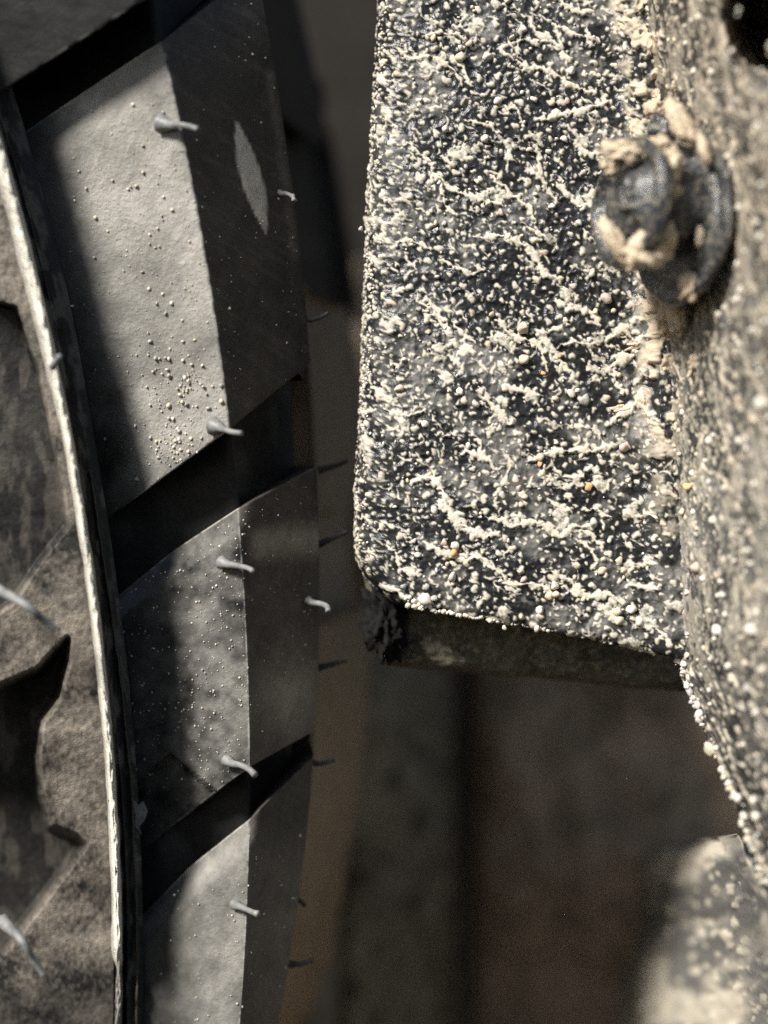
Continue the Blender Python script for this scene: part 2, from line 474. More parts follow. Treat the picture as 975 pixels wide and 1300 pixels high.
# --- rubber hairs
U = random.uniform; Gs = random.gauss
def tube(name, pts, radii, mat, seg=10, blob=None):
    pts = [Vector(p) for p in pts]; V = []; F = []
    # resample with Catmull-Rom
    Q = []; RR = []
    n = len(pts)
    for i in range(n-1):
        p0 = pts[max(i-1,0)]; p1 = pts[i]; p2 = pts[i+1]; p3 = pts[min(i+2,n-1)]
        for k in range(6):
            t = k/6
            Q.append(.5*((2*p1)+(p2-p0)*t+(2*p0-5*p1+4*p2-p3)*t*t+(3*p1-p0-3*p2+p3)*t**3)); RR.append(radii[i]*(1-t)+radii[i+1]*t)
    Q.append(pts[-1]); RR.append(radii[-1])
    up = Vector((.31,.22,.92))
    for i, q in enumerate(Q):
        tdir = (Q[min(i+1,len(Q)-1)] - Q[max(i-1,0)]).normalized()
        a = tdir.cross(up).normalized(); b = tdir.cross(a)
        for k in range(seg):
            an = 2*math.pi*k/seg
            V.append(q + (a*math.cos(an)+b*math.sin(an))*RR[i]*(1+.10*mnoise.noise(q*1800+Vector((an,0,0)))))
    for i in range(len(Q)-1):
        for k in range(seg):
            F.append([i*seg+k, i*seg+(k+1)%seg, (i+1)*seg+(k+1)%seg, (i+1)*seg+k])
    F.append([(len(Q)-1)*seg+k for k in range(seg)]); F.append([k for k in range(seg)][::-1])
    return raw_mesh(name, V, F, mat)
def spew(a, b, ra, rb, mat, da, db, mid=None, base=0.):
    """from layout point a (depth da) to b (depth db); radii in layout units; base: swollen root"""
    A = Vector(P(a[0], a[1], da)); B = Vector(P(b[0], b[1], db))
    M = (A+B)/2 if mid is None else Vector(P(mid[0], mid[1], (da+db)/2 if len(mid) < 3 else mid[2]))
    k = .0001
    bend = Vector((Gs(0,.35), Gs(0,.2), Gs(0,.5)))*(B-A).length*.11
    pts = [A, A.lerp(M, .45), M + bend*.6, M.lerp(B, .6) + bend*.8, B]
    rad = [max(ra, base)*k, (ra*.75+max(ra, base)*.25)*k*.9, ra*k*.8, (ra*.4+rb*.6)*k*.8, rb*k*U(.8,1.0)]
    return tyre_part(tube('rubber_hair', pts, rad, mat))
def dA(p, y):   # depth of the lug surface
    return float(d_tilt(y) + 3.5 - 4.6*min(p,1)**1.15)
for (a, b, ra, rb, bs, lift) in (
        ((206,157),(251,164), 4.5, 3.6, 13, 5), ((272,541),(307,550), 4.5, 3.8, 13, 4.5), ((281,714),(321,725), 4.6, 3.6, 9, 4.5),
        ((287,965),(324,984), 4.8, 5.0, 8, 5), ((298,1148),(327,1160), 4.5, 4.6, 8, 4.5)):
    d0 = dA(.95, a[1])
    spew(a, b, ra, rb, SPEW, d0 + .3, d0 - lift, base=bs)
spew((391,762),(417,776), 4.6, 4.9, SPEW, 7.0, 3.0, base=6)
spew((352,243),(375,255), 3.6, 3.0, SPEW, 5.5, 2.0, base=6)
spew((372,248),(373,255), 2.6, 3.6, SPEW, 2.4, 1.6)
for (a, b, m_, dd) in (((382,406),(417,397),(396,404), 8), ((404,692),(441,674),(420,684), 11), ((404,598),(441,585),(424,591), 14),
                   ((404,848),(440,839),(424,843), 12), ((387,966),(425,964),(404,969), 11), ((364,1128),(387,1150),(376,1140), 11),
                   ((366,1224),(397,1219),(382,1224), 11)):
    spew(a, b, 4.2, 3.0, SPEWSHADE, dd, dd+.5, mid=(m_[0], m_[1], dd), base=5.5)
spew((-22,738),(70,799), 6.5, 5.0, SPEW, -9, -12.5, mid=(34,768,-14.5), base=9)
spew((4,1170),(56,1239), 6.0, 4.2, SPEW, -5, -10, mid=(30,1196,-11.5), base=10)
spew((66,466),(76,452), 4.5, 4.0, SPEW, -11, -13)
# torn scrap of mould flash stuck to the middle lug
scrap = [(168,1012),(175,1022),(182,1017),(188,1030),(183,1042),(176,1050),(180,1060),(171,1048),(172,1034),(166,1022)]
sv = [Vector(P(x, y, dA(.25, y) + 1.4)) for x, y in scrap] + [Vector(P(x, y, dA(.25, y) + .7)) for x, y in scrap]
n = len(scrap)
tyre_part(raw_mesh('rubber_scrap', sv, [list(range(n, 2*n))] + [[i, (i+1)%n, n+(i+1)%n, n+i] for i in range(n)], SPEW, None, False))

# --- sand grains (shared tools)
ICO = None
def ico_verts():
    global ICO
    if ICO is None:
        bm = bmesh.new(); bmesh.ops.create_icosphere(bm, subdivisions=1, radius=1)
        bm.verts.ensure_lookup_table()
        ICO = (np.array([v.co[:] for v in bm.verts]), np.array([[v.index for v in f.verts] for f in bm.faces]))
        bm.free()
    return ICO
def grain_cloud(name, centers, radii, mats, mids, parent_fn):
    """joined irregular grains"""
    iv, fc = ico_verts(); n = len(centers)
    V = []; F = []
    jit = rng.normal(1, .17, (n, 12, 1)); st = rng.uniform(.75, 1.3, (n, 1, 3))
    V = (iv[None]*jit*st*np.asarray(radii)[:,None,None] + np.asarray(centers)[:,None,:]).reshape(-1,3)
    F = (fc[None] + (np.arange(n)*12)[:,None,None]).reshape(-1,3)
    me = bpy.data.meshes.new(name)
    me.vertices.add(len(V)); me.vertices.foreach_set('co', V.reshape(-1).astype(np.float32))
    me.loops.add(len(F)*3); me.loops.foreach_set('vertex_index', F.reshape(-1).astype(np.int32))
    me.polygons.add(len(F)); me.polygons.foreach_set('loop_start', np.arange(0, len(F)*3, 3, dtype=np.int32))
    me.polygons.foreach_set('use_smooth', np.ones(len(F), bool))
    for m in mats: me.materials.append(m)
    me.polygons.foreach_set('material_index', np.repeat(np.asarray(mids, np.int32), 20))
    me.update(calc_edges=True); me.validate()
    o = bpy.data.objects.new(name, me); SC.collection.objects.link(o)
    o['kind'] = 'stuff'
    parent_fn(o)
    return o
cs = []; rs = []; ms = []
def sprinkle(n, xf, yf, rlo, rhi, pw=2.5):
    for _ in range(n):
        x, y = xf(), yf()
        xr, xa, xb = float(x_rib(y))+20, float(x_A(y)), float(x_B(y))
        if x < xr or x > xb-3: continue
        p = (x-xr)/(xa-xr) if x < xa else 1+(x-xa)/(xb-xa)
        # keep off the grooves
        lug = [(178-126*p, 668-118*min(p,1)-90*max(p-1,0)), (765-118*min(p,1)-55*max(p-1,0), 1090-116*min(p,1)-46*max(p-1,0)), (1175-135*min(p,1)-80*max(p-1,0), 1400)]
        if not any(a+4 < y < b-4 for a, b in lug): continue
        r = rlo + (rhi-rlo)*random.random()**pw
        w = 0
        if 178-126*p < y < 668: w = float(wob_1(np.array(p), np.array(float(y)), np.array((y-178+126*p)/490)))
        elif y < 1090: w = float(wob_2(np.array(p), np.array(float(y)), np.array(.5)))
        else: w = float(wob_3(np.array(p), np.array(float(y)), np.array(.5)))
        v = tread_pt(p, y, 0., w)
        n_ = Vector((-.2,-1,0)) if p < 1 else Vector((.65,-.75,0))
        cs.append(np.array(v)+np.array(n_)*r*.00002); rs.append(r*.00006); ms.append(random.choice((0,1,1,2,2)))
U = random.uniform; Gs = random.gauss
sprinkle(210, lambda: Gs(232, 27), lambda: Gs(500, 52), .7, 5.0, 2.6)
sprinkle(420, lambda: Gs(215, 40), lambda: Gs(430, 110), .5, 1.6, 2)
sprinkle(90, lambda: Gs(212, 14), lambda: Gs(572, 18), .8, 4.2, 2.4)
sprinkle(90, lambda: U(90, 250), lambda: U(130, 400), 1.2, 4.2, 2.5)
sprinkle(120, lambda: U(240, 390), lambda: U(0, 470), .8, 3.2, 4)
sprinkle(160, lambda: U(300, 405), lambda: U(590, 940), .7, 2.2, 4)
sprinkle(340, lambda: U(225, 312), lambda: U(660, 1000), .9, 2.6, 2)
sprinkle(200, lambda: U(135, 230), lambda: U(720, 1060), .7, 2.4, 3)
sprinkle(130, lambda: U(200, 390), lambda: U(1050, 1300), .8, 3.0, 3)
grain_cloud('sand_specks', cs, rs, GRAIN[:3], ms, tyre_part)

# ------------------------------------------------------------------ mud relief on a raster: dots, worms, film
class Mud:
    def __init__(s, x0, x1, y0, y1, res=2):
        s.x0, s.y0, s.res = x0, y0, res
        s.w = int((x1-x0)*res)+1; s.h = int((y1-y0)*res)+1
        s.H = np.zeros((s.h, s.w)); s.M = np.zeros((s.h, s.w)); s.T = np.zeros((s.h, s.w))
        gx, gy = np.meshgrid(x0+np.arange(s.w)/res, y0+np.arange(s.h)/res)
        s.gx, s.gy = gx, gy
        s.n1 = fbm(gx, gy, 7, 71, 3)
    def dot(s, x, y, r, h, tone=0., mud=1., el=None):
        R = r*1.5; i0 = int((y-R-s.y0)*s.res); i1 = int((y+R-s.y0)*s.res)+2
        j0 = int((x-R-s.x0)*s.res); j1 = int((x+R-s.x0)*s.res)+2
        i0 = max(i0,0); j0 = max(j0,0); i1 = min(i1,s.h); j1 = min(j1,s.w)
        if i1 <= i0 or j1 <= j0: return
        dx = s.gx[i0:i1,j0:j1]-x; dy = s.gy[i0:i1,j0:j1]-y
        th = np.arctan2(dy, dx); q = np.hypot(dx, dy)
        a, b, e = el
        rr = r*(1+.24*np.cos(2*th+a)+.13*np.cos(3*th+b))
        k = np.clip(1-(q/rr)**2, 0, 1)
        hh = h*np.sqrt(k)
        Hs = s.H[i0:i1,j0:j1]; top = hh > 0
        Hs[top] = np.maximum(Hs[top], hh[top]+.15*Hs[top])
        m = np.clip((1-q/rr)*r*1.1, 0, 1)*mud
        s.M[i0:i1,j0:j1] = np.maximum(s.M[i0:i1,j0:j1], m)
        s.T[i0:i1,j0:j1] = np.where(m > .3, tone, s.T[i0:i1,j0:j1])
    def worm(s, pts, w0, w1, h, tone=0., ragged=.5):
        pts = np.array(pts, float)
        seg = np.hypot(*np.diff(pts, axis=0).T); L = np.concatenate([[0], np.cumsum(seg)])
        tt = np.linspace(0, L[-1], max(3, int(L[-1]/1.2)))
        px = np.interp(tt, L, pts[:,0]); py = np.interp(tt, L, pts[:,1])
        ph = rng.random()*10
        for k, (x, y) in enumerate(zip(px, py)):
            u = tt[k]/L[-1]
            w = (w0+(w1-w0)*u)*(.35+.65*math.sin(math.pi*min(max(u*.94+.03,0),1))**.6)*(1+.35*math.sin(tt[k]*.21+ph)+.2*math.sin(tt[k]*.57+ph*2))
            if w < .5: continue
            R = w*1.4; i0 = max(int((y-R-s.y0)*s.res),0); i1 = min(int((y+R-s.y0)*s.res)+2,s.h)
            j0 = max(int((x-R-s.x0)*s.res),0); j1 = min(int((x+R-s.x0)*s.res)+2,s.w)
            if i1 <= i0 or j1 <= j0: continue
            q = np.hypot(s.gx[i0:i1,j0:j1]-x, s.gy[i0:i1,j0:j1]-y)/(w*(1+ragged*1.6*(s.n1[i0:i1,j0:j1]-.5)))
            k2 = np.clip(1-q*q, 0, 1)
            s.H[i0:i1,j0:j1] = np.maximum(s.H[i0:i1,j0:j1], h*k2**.6)
            m = np.clip((1-q)*w*.9, 0, 1)
            s.M[i0:i1,j0:j1] = np.maximum(s.M[i0:i1,j0:j1], m)
            s.T[i0:i1,j0:j1] = np.where(m > .4, tone, s.T[i0:i1,j0:j1])
    def warped(s, x, y, a=2.0, b=1.0):
        wx = x + a*2*(fbm(x, y, 8, 201, 2)-.5) + b*2*(fbm(x, y, 3.2, 202, 1)-.5)
        wy = y + a*2*(fbm(x, y, 8, 203, 2)-.5) + b*2*(fbm(x, y, 3.2, 204, 1)-.5)
        return wx, wy
    def sample(s, A, x, y):
        fx = np.clip((x-s.x0)*s.res, 0, s.w-1.001); fy = np.clip((y-s.y0)*s.res, 0, s.h-1.001)
        i = fy.astype(int); j = fx.astype(int); u = fx-j; v = fy-i
        return (A[i,j]*(1-u)+A[i,j+1]*u)*(1-v)+(A[i+1,j]*(1-u)+A[i+1,j+1]*u)*v
def blur(A, r):
    k = np.exp(-.5*(np.arange(-2*r, 2*r+1)/r)**2); k /= k.sum()
    B = np.apply_along_axis(lambda v: np.convolve(v, k, 'same'), 0, A)
    return np.apply_along_axis(lambda v: np.convolve(v, k, 'same'), 1, B)
def walk(x, y, ang, L, wig):
    pts = [(x, y)]; a = ang; n = max(3, int(L/6))
    for _ in range(n):
        a = ang*.35 + a*.65 + Gs(0, wig)
        x += math.cos(a)*L/n; y += math.sin(a)*L/n
        pts.append((x, y))
    return pts

# ------------------------------------------------------------------ the flare
flare = empty('fender_flare', (.02, .01, -.03))
flare['label'] = 'black plastic fender flare crusted with pale mud specks, clip near its top'
flare['category'] = 'fender flare'
def flare_part(o, par=None):
    o.parent = par or flare
    if par is None: o.matrix_parent_inverse = Matrix.Translation(-Vector(flare.location))
    return o

def xl_edge(y): return pt_lerp([(-80,487),(0,481),(120,474),(250,466),(400,461),(520,456),(620,451),(700,450),(800,452)], y)
def yb_edge(x): return pt_lerp([(440,752),(470,757),(500,765),(540,775),(640,791),(740,809),(852,834),(900,845)], x)
def x_crease(y): return pt_lerp([(-80,792),(0,802),(100,816),(250,828),(400,833),(600,842),(832,853),(1400,880)], y)
RE = 40.; RB = 12.; RC = 62.

m1 = Mud(425, 930, -70, 850, 2)
mb = Mud(425, 930, -70, 850, 2)
# named ridges of dried mud read off the piece
KEY = [
 ([(520,612),(540,606),(556,612),(566,632),(572,650),(590,668),(616,682),(632,676)], 5.5, 8),
 ([(626,654),(648,668),(668,664),(690,664),(712,682),(730,668),(752,668)], 4, 6),
 ([(688,728),(702,726),(722,738),(748,758),(772,756),(792,764)], 4, 6),
 ([(672,584),(690,576),(716,572),(752,572),(782,568)], 4, 6), ([(708,598),(716,608),(738,606),(748,594),(764,602)], 3.5, 4),
 ([(740,648),(758,648),(780,662)], 3, 2.5), ([(540,205),(556,226),(572,240),(600,250),(640,262)], 3, 4),
 ([(602,300),(640,300),(674,316),(694,350),(712,356)], 5, 6), ([(560,235),(566,262),(584,276)], 3, 3),
 ([(625,224),(645,240),(664,258),(680,282)], 3.5, 5), ([(505,62),(520,76),(548,72),(572,84),(588,112)], 4, 3),
 ([(636,66),(662,84),(700,92),(728,114),(756,118)], 4, 5), ([(680,150),(706,146),(744,140),(770,128)], 5, 4),
 ([(594,152),(612,158),(636,168)], 3, 4), ([(706,440),(728,434),(760,438)], 3, 4),
 ([(632,408),(648,424),(676,434),(690,446),(694,472)], 5, 3.5), ([(576,410),(592,428),(604,436)], 5, 4),
 ([(604,484),(620,508),(640,530),(650,538)], 3.5, 6), ([(540,394),(560,402),(572,420)], 4.5, 3), ([(640,490),(668,498),(690,504)], 6, 4),
 ([(560,700),(590,712),(610,708),(640,730),(648,748)], 5, 3), ([(540,690),(565,705),(592,706)], 5, 6), ([(640,742),(662,740),(690,744),(700,752)], 5, 4),
 ([(490,744),(520,758)], 4, 5), ([(586,574),(604,576),(626,588)], 5, 5), ([(700,636),(716,648),(726,650)], 5, 4),
 ([(560,332),(600,350),(616,340)], 3, 3), ([(486,520),(520,528),(540,520)], 4, 3), ([(536,46),(560,40),(600,52)], 3, 3.4),
 ([(700,30),(724,40),(760,52)], 5, 4), ([(736,190),(748,198),(760,196)], 5, 5), ([(770,430),(790,418),(806,432)], 7, 5), ([(776,534),(800,520),(812,502),(826,524),(836,536)], 7, 5),
 ([(770,470),(790,456),(804,452)], 6, 7), ([(800,742),(822,744),(836,748)], 6, 6), ([(760,770),(776,782),(786,792)], 5, 5), ([(780,470),(788,500)], 5, 4)]
for pts, w0, w1 in KEY:
    jp = []
    for i in range(len(pts)-1):
        (xa_, ya_), (xb_, yb_) = pts[i], pts[i+1]
        k = max(1, int(math.hypot(xb_-xa_, yb_-ya_)/8))
        for j in range(k): jp.append((xa_+(xb_-xa_)*j/k+Gs(0,1.1), ya_+(yb_-ya_)*j/k+Gs(0,1.1)))
    jp.append(pts[-1])
    m1.worm(jp, w0*.85, w1*.85, 4.8, random.uniform(0,.25), .75)
for _ in range(46):
    x, y = U(470, 830), U(-60, 790)
    m1.worm(walk(x, y, Gs(.5, .5), U(28, 80), .42), U(1.6, 3.2), U(1.8, 4.4), U(2.2, 3.8), random.uniform(0,.2), .9)
for _ in range(120):
    x, y = 440 + 400*random.random()**1.35, U(-60, 820)
    m1.worm(walk(x, y, Gs(.6, .8), U(7, 24), .6), U(.9, 1.7), U(.9, 2.2), U(1.2, 2.6), 0, .8)
for _ in range(480):
    x, y = 436 + 410*random.random()**2.0, U(-60, 820)
    mb.worm(walk(x, y, Gs(.5, 1.0), U(9, 26), .75), U(1.1, 2.0), U(1.1, 2.3), U(1.6, 2.8), random.uniform(0,.25), .55)
occ = {}
def put_dots(mud, n, xf, yf, rlo, rhi, pw, hk=1.0, gap=.75):
    cell = 14; k = 0
    for _ in range(n):
        x, y = xf(), yf(); r = rlo+(rhi-rlo)*random.random()**pw
        ci, cj = int(x//cell), int(y//cell); ok = True
        for a in (-1,0,1):
            for b in (-1,0,1):
                for (xx, yy, r2) in occ.get((id(mud), ci+a, cj+b), ()):
                    if (x-xx)**2+(y-yy)**2 < (gap*(r+r2))**2: ok = False; break
        if not ok: continue
        occ.setdefault((id(mud), ci, cj), []).append((x, y, r)); k += 1
        mud.dot(x, y, r, r*hk*U(.8,1.25), U(0,.22) if random.random() < .93 else U(.5,1), U(.75,1.), (U(0,6.3), U(0,6.3), 0))
put_dots(mb, 3400, lambda: U(430, 860), lambda: U(-60, 840), 2.5, 5.4, 2.0, .85, 1.42)
put_dots(mb, 3800, lambda: 428+420*random.random()**2.6, lambda: U(-60, 840), 1.5, 3.0, 1.4, .95, 1.25)
put_dots(mb, 1100, lambda: U(430, 850), lambda: U(-60, 840), .9, 1.8, 1.2, 1.1, 1.1)
film1 = .62*sm(.50, .74, fbm(m1.gx*.8+m1.gy*.35, m1.gy-m1.gx*.4, 42, 81, 5, .6)) * (.55+.9*m1.n1)
wb = blur(m1.M, 5)
film1 = np.clip(film1*.8 + .55*np.clip(wb-.30, 0, 1)*fbm(m1.gx, m1.gy, 16, 82, 3), 0, .7)
film1 *= sm(440, 560, m1.gx)*.75+.25
blot = np.clip(blur(m1.H, 4)*.10, 0, 1)

# ---- face panel grid
th = np.linspace(0, math.pi/2, 26)
e_round = RE*(1-np.cos(th)); arc_round = RE*th; e_flat = np.linspace(RE, 446, 332)[1:]
e_all = np.concatenate([e_round, e_flat]); arc_all = np.concatenate([arc_round, RE*math.pi/2 + (e_flat-RE)])
back_n = 7
rowt = np.concatenate([np.linspace(-70, 620, 560), np.linspace(620, 830, 210)[1:]])   # nominal height before the bottom curve
EE, RT = np.meshgrid(e_all, rowt)
AA, _ = np.meshgrid(arc_all, rowt)
frac = (RT+70)/(830+70)
X0 = xl_edge(RT)
# y warped so that the last row follows the lower edge; corner rounded with radius RC
Y = -70 + frac*(yb_edge(X0+EE)+70)
for _ in range(3):
    tb = np.clip(1 - (yb_edge(XX if _ else X0+30) - Y)/RC, 0, .99)
    corner = RC*(1-np.sqrt(1-tb**2))
    XX = xl_edge(Y) + corner + EE*(1 - corner/446)
    Y = -70 + frac*(yb_edge(XX)+70)
eb = yb_edge(XX) - Y
Dp = (RE - np.sqrt(np.maximum(RE**2-(RE-np.minimum(EE,RE))**2, 0)))*K
Dp = Dp + 2.2*np.clip(1-EE/200, 0, 1)**2
Dp = Dp + (RB - np.sqrt(np.maximum(RB**2-(RB-np.clip(eb,0,RB))**2, 0)))*K*1.2
Dp = Dp + .55*(fbm(XX, Y, 60, 83, 3)-.5) - 2.6*np.clip(1-(x_crease(Y)-XX)/34., 0, 1)**2
mx = XX - EE*1.0 + AA - (RE*math.pi/2-RE)          # unrolled coordinate: spatter continues round the edge
mxw, Yw = m1.warped(mx, Y, 2.6, 1.5)
H = m1.sample(m1.H, mxw, Yw); M = m1.sample(m1.M, mxw, Yw); T = m1.sample(m1.T, mxw, Yw); Fm = m1.sample(film1, mxw, Yw)
bx_, by_ = m1.warped(mx, Y, .9, .5)
Hb = mb.sample(mb.H, bx_, by_); Mb = mb.sample(mb.M, bx_, by_)
T = np.where(Mb > M, mb.sample(mb.T, bx_, by_), T)
H = np.maximum(H, Hb); M = np.maximum(M, Mb)
# ragged flakes of thinner mud
gx_, gy_ = mxw*.80+Yw*.45, (Yw*.85-mxw*.50)*1.55
fk = fbm(gx_, gy_, 24, 205, 4, .6) + .22*(fbm(mx, Y, 90, 206, 2)-.5)
flake = sm(.67, .71, fk)
H = np.maximum(H, flake*(1.6 + 3.5*(fk-.64)*6*.6) + .7*flake*(fbm(mx, Y, 4, 207, 2)-.5))
M = np.maximum(M, flake*np.clip(.72+1.0*(fbm(mx, Y, 5, 208, 2)-.5), 0, 1))
M = M*np.clip(1.2 - .6*sm(.6, .85, fbm(mx, Y, 4.5, 209, 2)), 0, 1)
# caked tan mud in the fold
cz = sm(34, 2, x_crease(Y) - XX + 26*(fbm(mx, Y, 26, 211, 3)-.5)) * sm(700, 520, Y + 160*(fbm(mx, Y, 60, 212, 2)-.5))
cz = cz * sm(.46, .58, fbm(mx, Y, 22, 213, 4))
H = H + cz*(5 + 14*(fbm(mx, Y, 12, 214, 3)-.35)); M = np.maximum(M, cz*.95); T = np.maximum(T, cz*.85)
# smooth shallow dimples and swells of the coating itself
H = H + (2.6*(fbm(mx, Y, 16, 210, 2)-.5) + 1.6*(1-np.abs(2*fbm(mx, Y, 13, 219, 2)-1)*3).clip(-1, 1))*(1-.6*M)
base = P(XX, Y, Dp)
# close the left and lower sides: rows and columns running back
def add_back_cols(B, k, depth, inset):
    e0 = B[:, :1]; out = []
    for i in range(k, 0, -1):
        t = i/k; v = e0.copy(); v[..., 1] += depth*.001*t; v[..., 0] += inset*.001*t; out.append(v)
    return np.concatenate(out+[B], 1)
def add_back_rows(B, k, depth, up):
    e0 = B[-1:]; out = [B]
    for i in range(1, k+1):
        t = i/k; v = e0.copy(); v[..., 1] += depth*.001*t; v[..., 2] += up*.001*t; out.append(v)
    return np.concatenate(out, 0)
base = add_back_rows(add_back_cols(base, back_n, 9, .6), 7, 5.5, .4)
def padm(A): return np.pad(A, ((0,7),(back_n,0)), mode='edge')
fade = np.pad(np.ones_like(H), ((0,7),(back_n,0)), mode='constant', constant_values=.0)
N = surf_normals(base)
N *= np.sign(-(N[..., 1:2]) + 1e-9) * 1.0
# back rows/cols keep outward-facing normals only on the face; no relief there
Vf = base + N * (padm(H)*fade*K*.001*.70)[..., None]
face = grid_mesh('face_panel', Vf, MUDCOAT, None, {'mud': padm(M)*fade, 'film': padm(Fm)*fade, 'tone': padm(T)})
flare_part(face)

# ---- side wall coming towards the lens
XW1 = 1060
def d_wall(x, y):
    s_ = np.maximum(x - x_crease(y), 0)
    return -30*(s_/150.)**1.05 + .5
yw = np.concatenate([np.linspace(-90, 1330, 900), np.linspace(1335, 1700, 20)])
def x_free(y): return pt_lerp([(820,849),(836,855),(880,874),(920,890),(985,917),(1050,944),(1120,966),(1200,985),(1330,1012),(1700,1050)], y)
def x_left(y): return np.where(y < 832, x_crease(y)-8, x_free(y))
t_ = np.linspace(0, 1, 230)**1.0
TT, YW = np.meshgrid(t_, yw)
XL = x_left(YW)
XWg = XL + (XW1 + 40*sm(1300,1700,YW) - XL)*TT
DW = d_wall(XWg, YW)
rim = YW > 832
eW = XWg - XL
DW = DW + np.where(rim, 2.2*np.clip(1-eW/14, 0, 1)**2, 0)*sm(832, 850, YW)
# hollow at the upper outer corner
DW = DW + 34*sm(1.25, .55, np.hypot((XWg-990)/62, (YW-10)/92)) + .9*(fbm(XWg*2.4, YW, 90, 91, 3)-.5)
arcW = np.concatenate([np.zeros((len(yw),1)), np.cumsum(np.hypot(np.diff(XWg,axis=1), np.diff(DW,axis=1)/K), 1)], 1)
m2 = Mud(-20, 640, -110, 1360, 1.5)
for _ in range(650):
    m2.worm(walk(U(-10, 620), U(-100, 1350), Gs(1.2, .45), U(12, 60), .35), U(1.3, 2.6), U(1.3, 3.2), U(1.5, 3.6), random.uniform(0,.35), .9)
put_dots(m2, 2600, lambda: U(-10, 620), lambda: U(-100, 1350), 2.2, 6.5, 2.4, .8, 1.35)
put_dots(m2, 2600, lambda: U(-10, 620), lambda: U(-100, 1350), 1.4, 3.0, 1.2, .9, 1.02)
streak = fbm(m2.gx, m2.gy*.16, 9, 92, 4, .6)
broad = fbm(m2.gx*.6, m2.gy, 130, 93, 3)
film2 = np.clip(.50*sm(.40, .74, streak*.6+broad*.45) + .03, 0, .6)*(.7+.6*m2.n1)
film2 *= 1 - .65*sm(740, 900, m2.gy)
film2 *= 1 - .8*sm(.5, .75, fbm(m2.gx, m2.gy*.6, 60, 94, 3))*sm(780, 980, m2.gy)
aw, yw_ = m2.warped(arcW, YW, 3.0, 1.5)
H2 = m2.sample(m2.H, aw, yw_); M2 = m2.sample(m2.M, aw, yw_); T2 = m2.sample(m2.T, aw, yw_); F2 = m2.sample(film2, aw, yw_)
fk2 = fbm(aw, yw_*.55, 24, 215, 4, .6)
fl2 = sm(.57, .64, fk2)*sm(1000, 760, YW)
gr = fbm(aw, yw_*.8, 7, 216, 3, .65)
H2 = np.maximum(H2*.85, fl2*1.8) + 4.2*(gr-.5)
M2 = np.maximum(M2*.9, fl2*.34); M2 = np.maximum(M2, .45*sm(.52, .70, gr)*(1-.75*sm(820, 1000, YW)))
cw = sm(.40, .56, fbm(aw, yw_, 26, 221, 3)) * sm(80, 10, arcW + 40*(fbm(aw, yw_, 30, 217, 3)-.5)) * sm(760, 540, YW)
H2 = H2 + cw*(4 + 12*(fbm(aw, yw_, 16, 218, 3)-.4)); M2 = np.maximum(M2, cw*.85); T2 = np.maximum(T2, cw*.85)
T2 = np.clip(T2 + .26 + .3*sm(620, 200, YW), 0, 1)
hol = np.exp(-(((XWg-985)/40)**2+((YW-0)/75)**2))
T2 = np.clip(T2 + .9*hol, 0, 1.2)
bw = P(XWg, YW, DW)
Nw = surf_normals(bw); Nw *= np.sign(-Nw[...,1:2]+1e-9)
Vw = bw + Nw*(H2*K*.001*.85)[...,None]
e0 = bw[:, :1]; backs = []
for i, t in enumerate((1., .66, .33)):
    v = e0.copy(); v[...,1] += .004*t; v[...,0] += .0012*t; backs.append(v)
Vw = np.concatenate(backs+[Vw], 1)
pw_ = lambda A: np.pad(A, ((0,0),(3,0)), mode='edge')
flare_part(grid_mesh('side_wall', Vw, MUDCOAT, None, {'mud': pw_(M2), 'film': pw_(F2), 'tone': pw_(T2)}))

# ---- lower lip: mud-caked return that folds back under the wall
uu = np.linspace(0, 1, 130); vv = np.linspace(0, 1, 190)
UL, VL = np.meshgrid(uu, vv)
yl0 = 1058 + 26*np.abs(1-UL)**1.6 + 85*sm(.84, 1, UL) + 9*(fbm(UL*160, 0*UL, 50, 95, 3)-.5)
YL = yl0 + (1700-yl0)*VL
left = pt_lerp([(1050,838),(1080,816),(1120,806),(1165,812),(1220,800),(1300,782),(1500,740),(1700,700)], YL) + 14*(fbm(YL, 0*YL, 60, 96, 3)-.5)
rightb = pt_lerp([(1050,952),(1120,978),(1200,1000),(1330,1030),(1700,1080)], YL)
XLp = left + (rightb-left)*UL
DL = 95 + (-25-95)*(UL**.8) + 6*np.clip(1-UL/.16, 0, 1)**2 + 9*np.clip(1-(YL-yl0)/30., 0, 1)**2
DL = DL + 3*(fbm(XLp, YL, 40, 97, 4)-.5) + 3.5*np.exp(-((UL-.80)/.10)**2)
m3 = Mud(690, 1090, 1030, 1720, 1)
put_dots(m3, 1500, lambda: U(700, 1080), lambda: U(1040, 1700), 3, 9, 2, .9, .95)
H3 = m3.sample(m3.H, XLp, YL); M3 = m3.sample(m3.M, XLp, YL)
mud3 = np.clip(np.maximum(M3, sm(.34, .62, fbm(XLp, YL, 46, 98, 4))*.82) * (1-.8*np.exp(-((UL-.80)/.09)**2)*sm(1330,1230,YL)), 0, 1)
bl = P(XLp, YL, DL); Nl = surf_normals(bl); Nl *= np.sign(-Nl[...,1:2]+1e-9)
Vl = bl + Nl*((H3*.45 + 5*(fbm(XLp, YL, 22, 99, 3)-.5))*K*.001)[...,None]
b0 = Vl[:, :1].copy(); b0[...,1] += .012; b0[...,0] += .004
Vl = np.concatenate([b0, Vl], 1)
t0 = Vl[:1].copy(); t0[...,1] += .012; t0[...,2] -= .003
Vl = np.concatenate([t0, Vl], 0)
pl = lambda A: np.pad(A, ((1,0),(1,0)), mode='edge')
flare_part(grid_mesh('lower_lip', Vl, MUDCOAT, None, {'mud': pl(mud3), 'film': pl(.5+0*mud3), 'tone': pl(.12+.3*fbm(XLp, YL, 60, 101, 3))}))

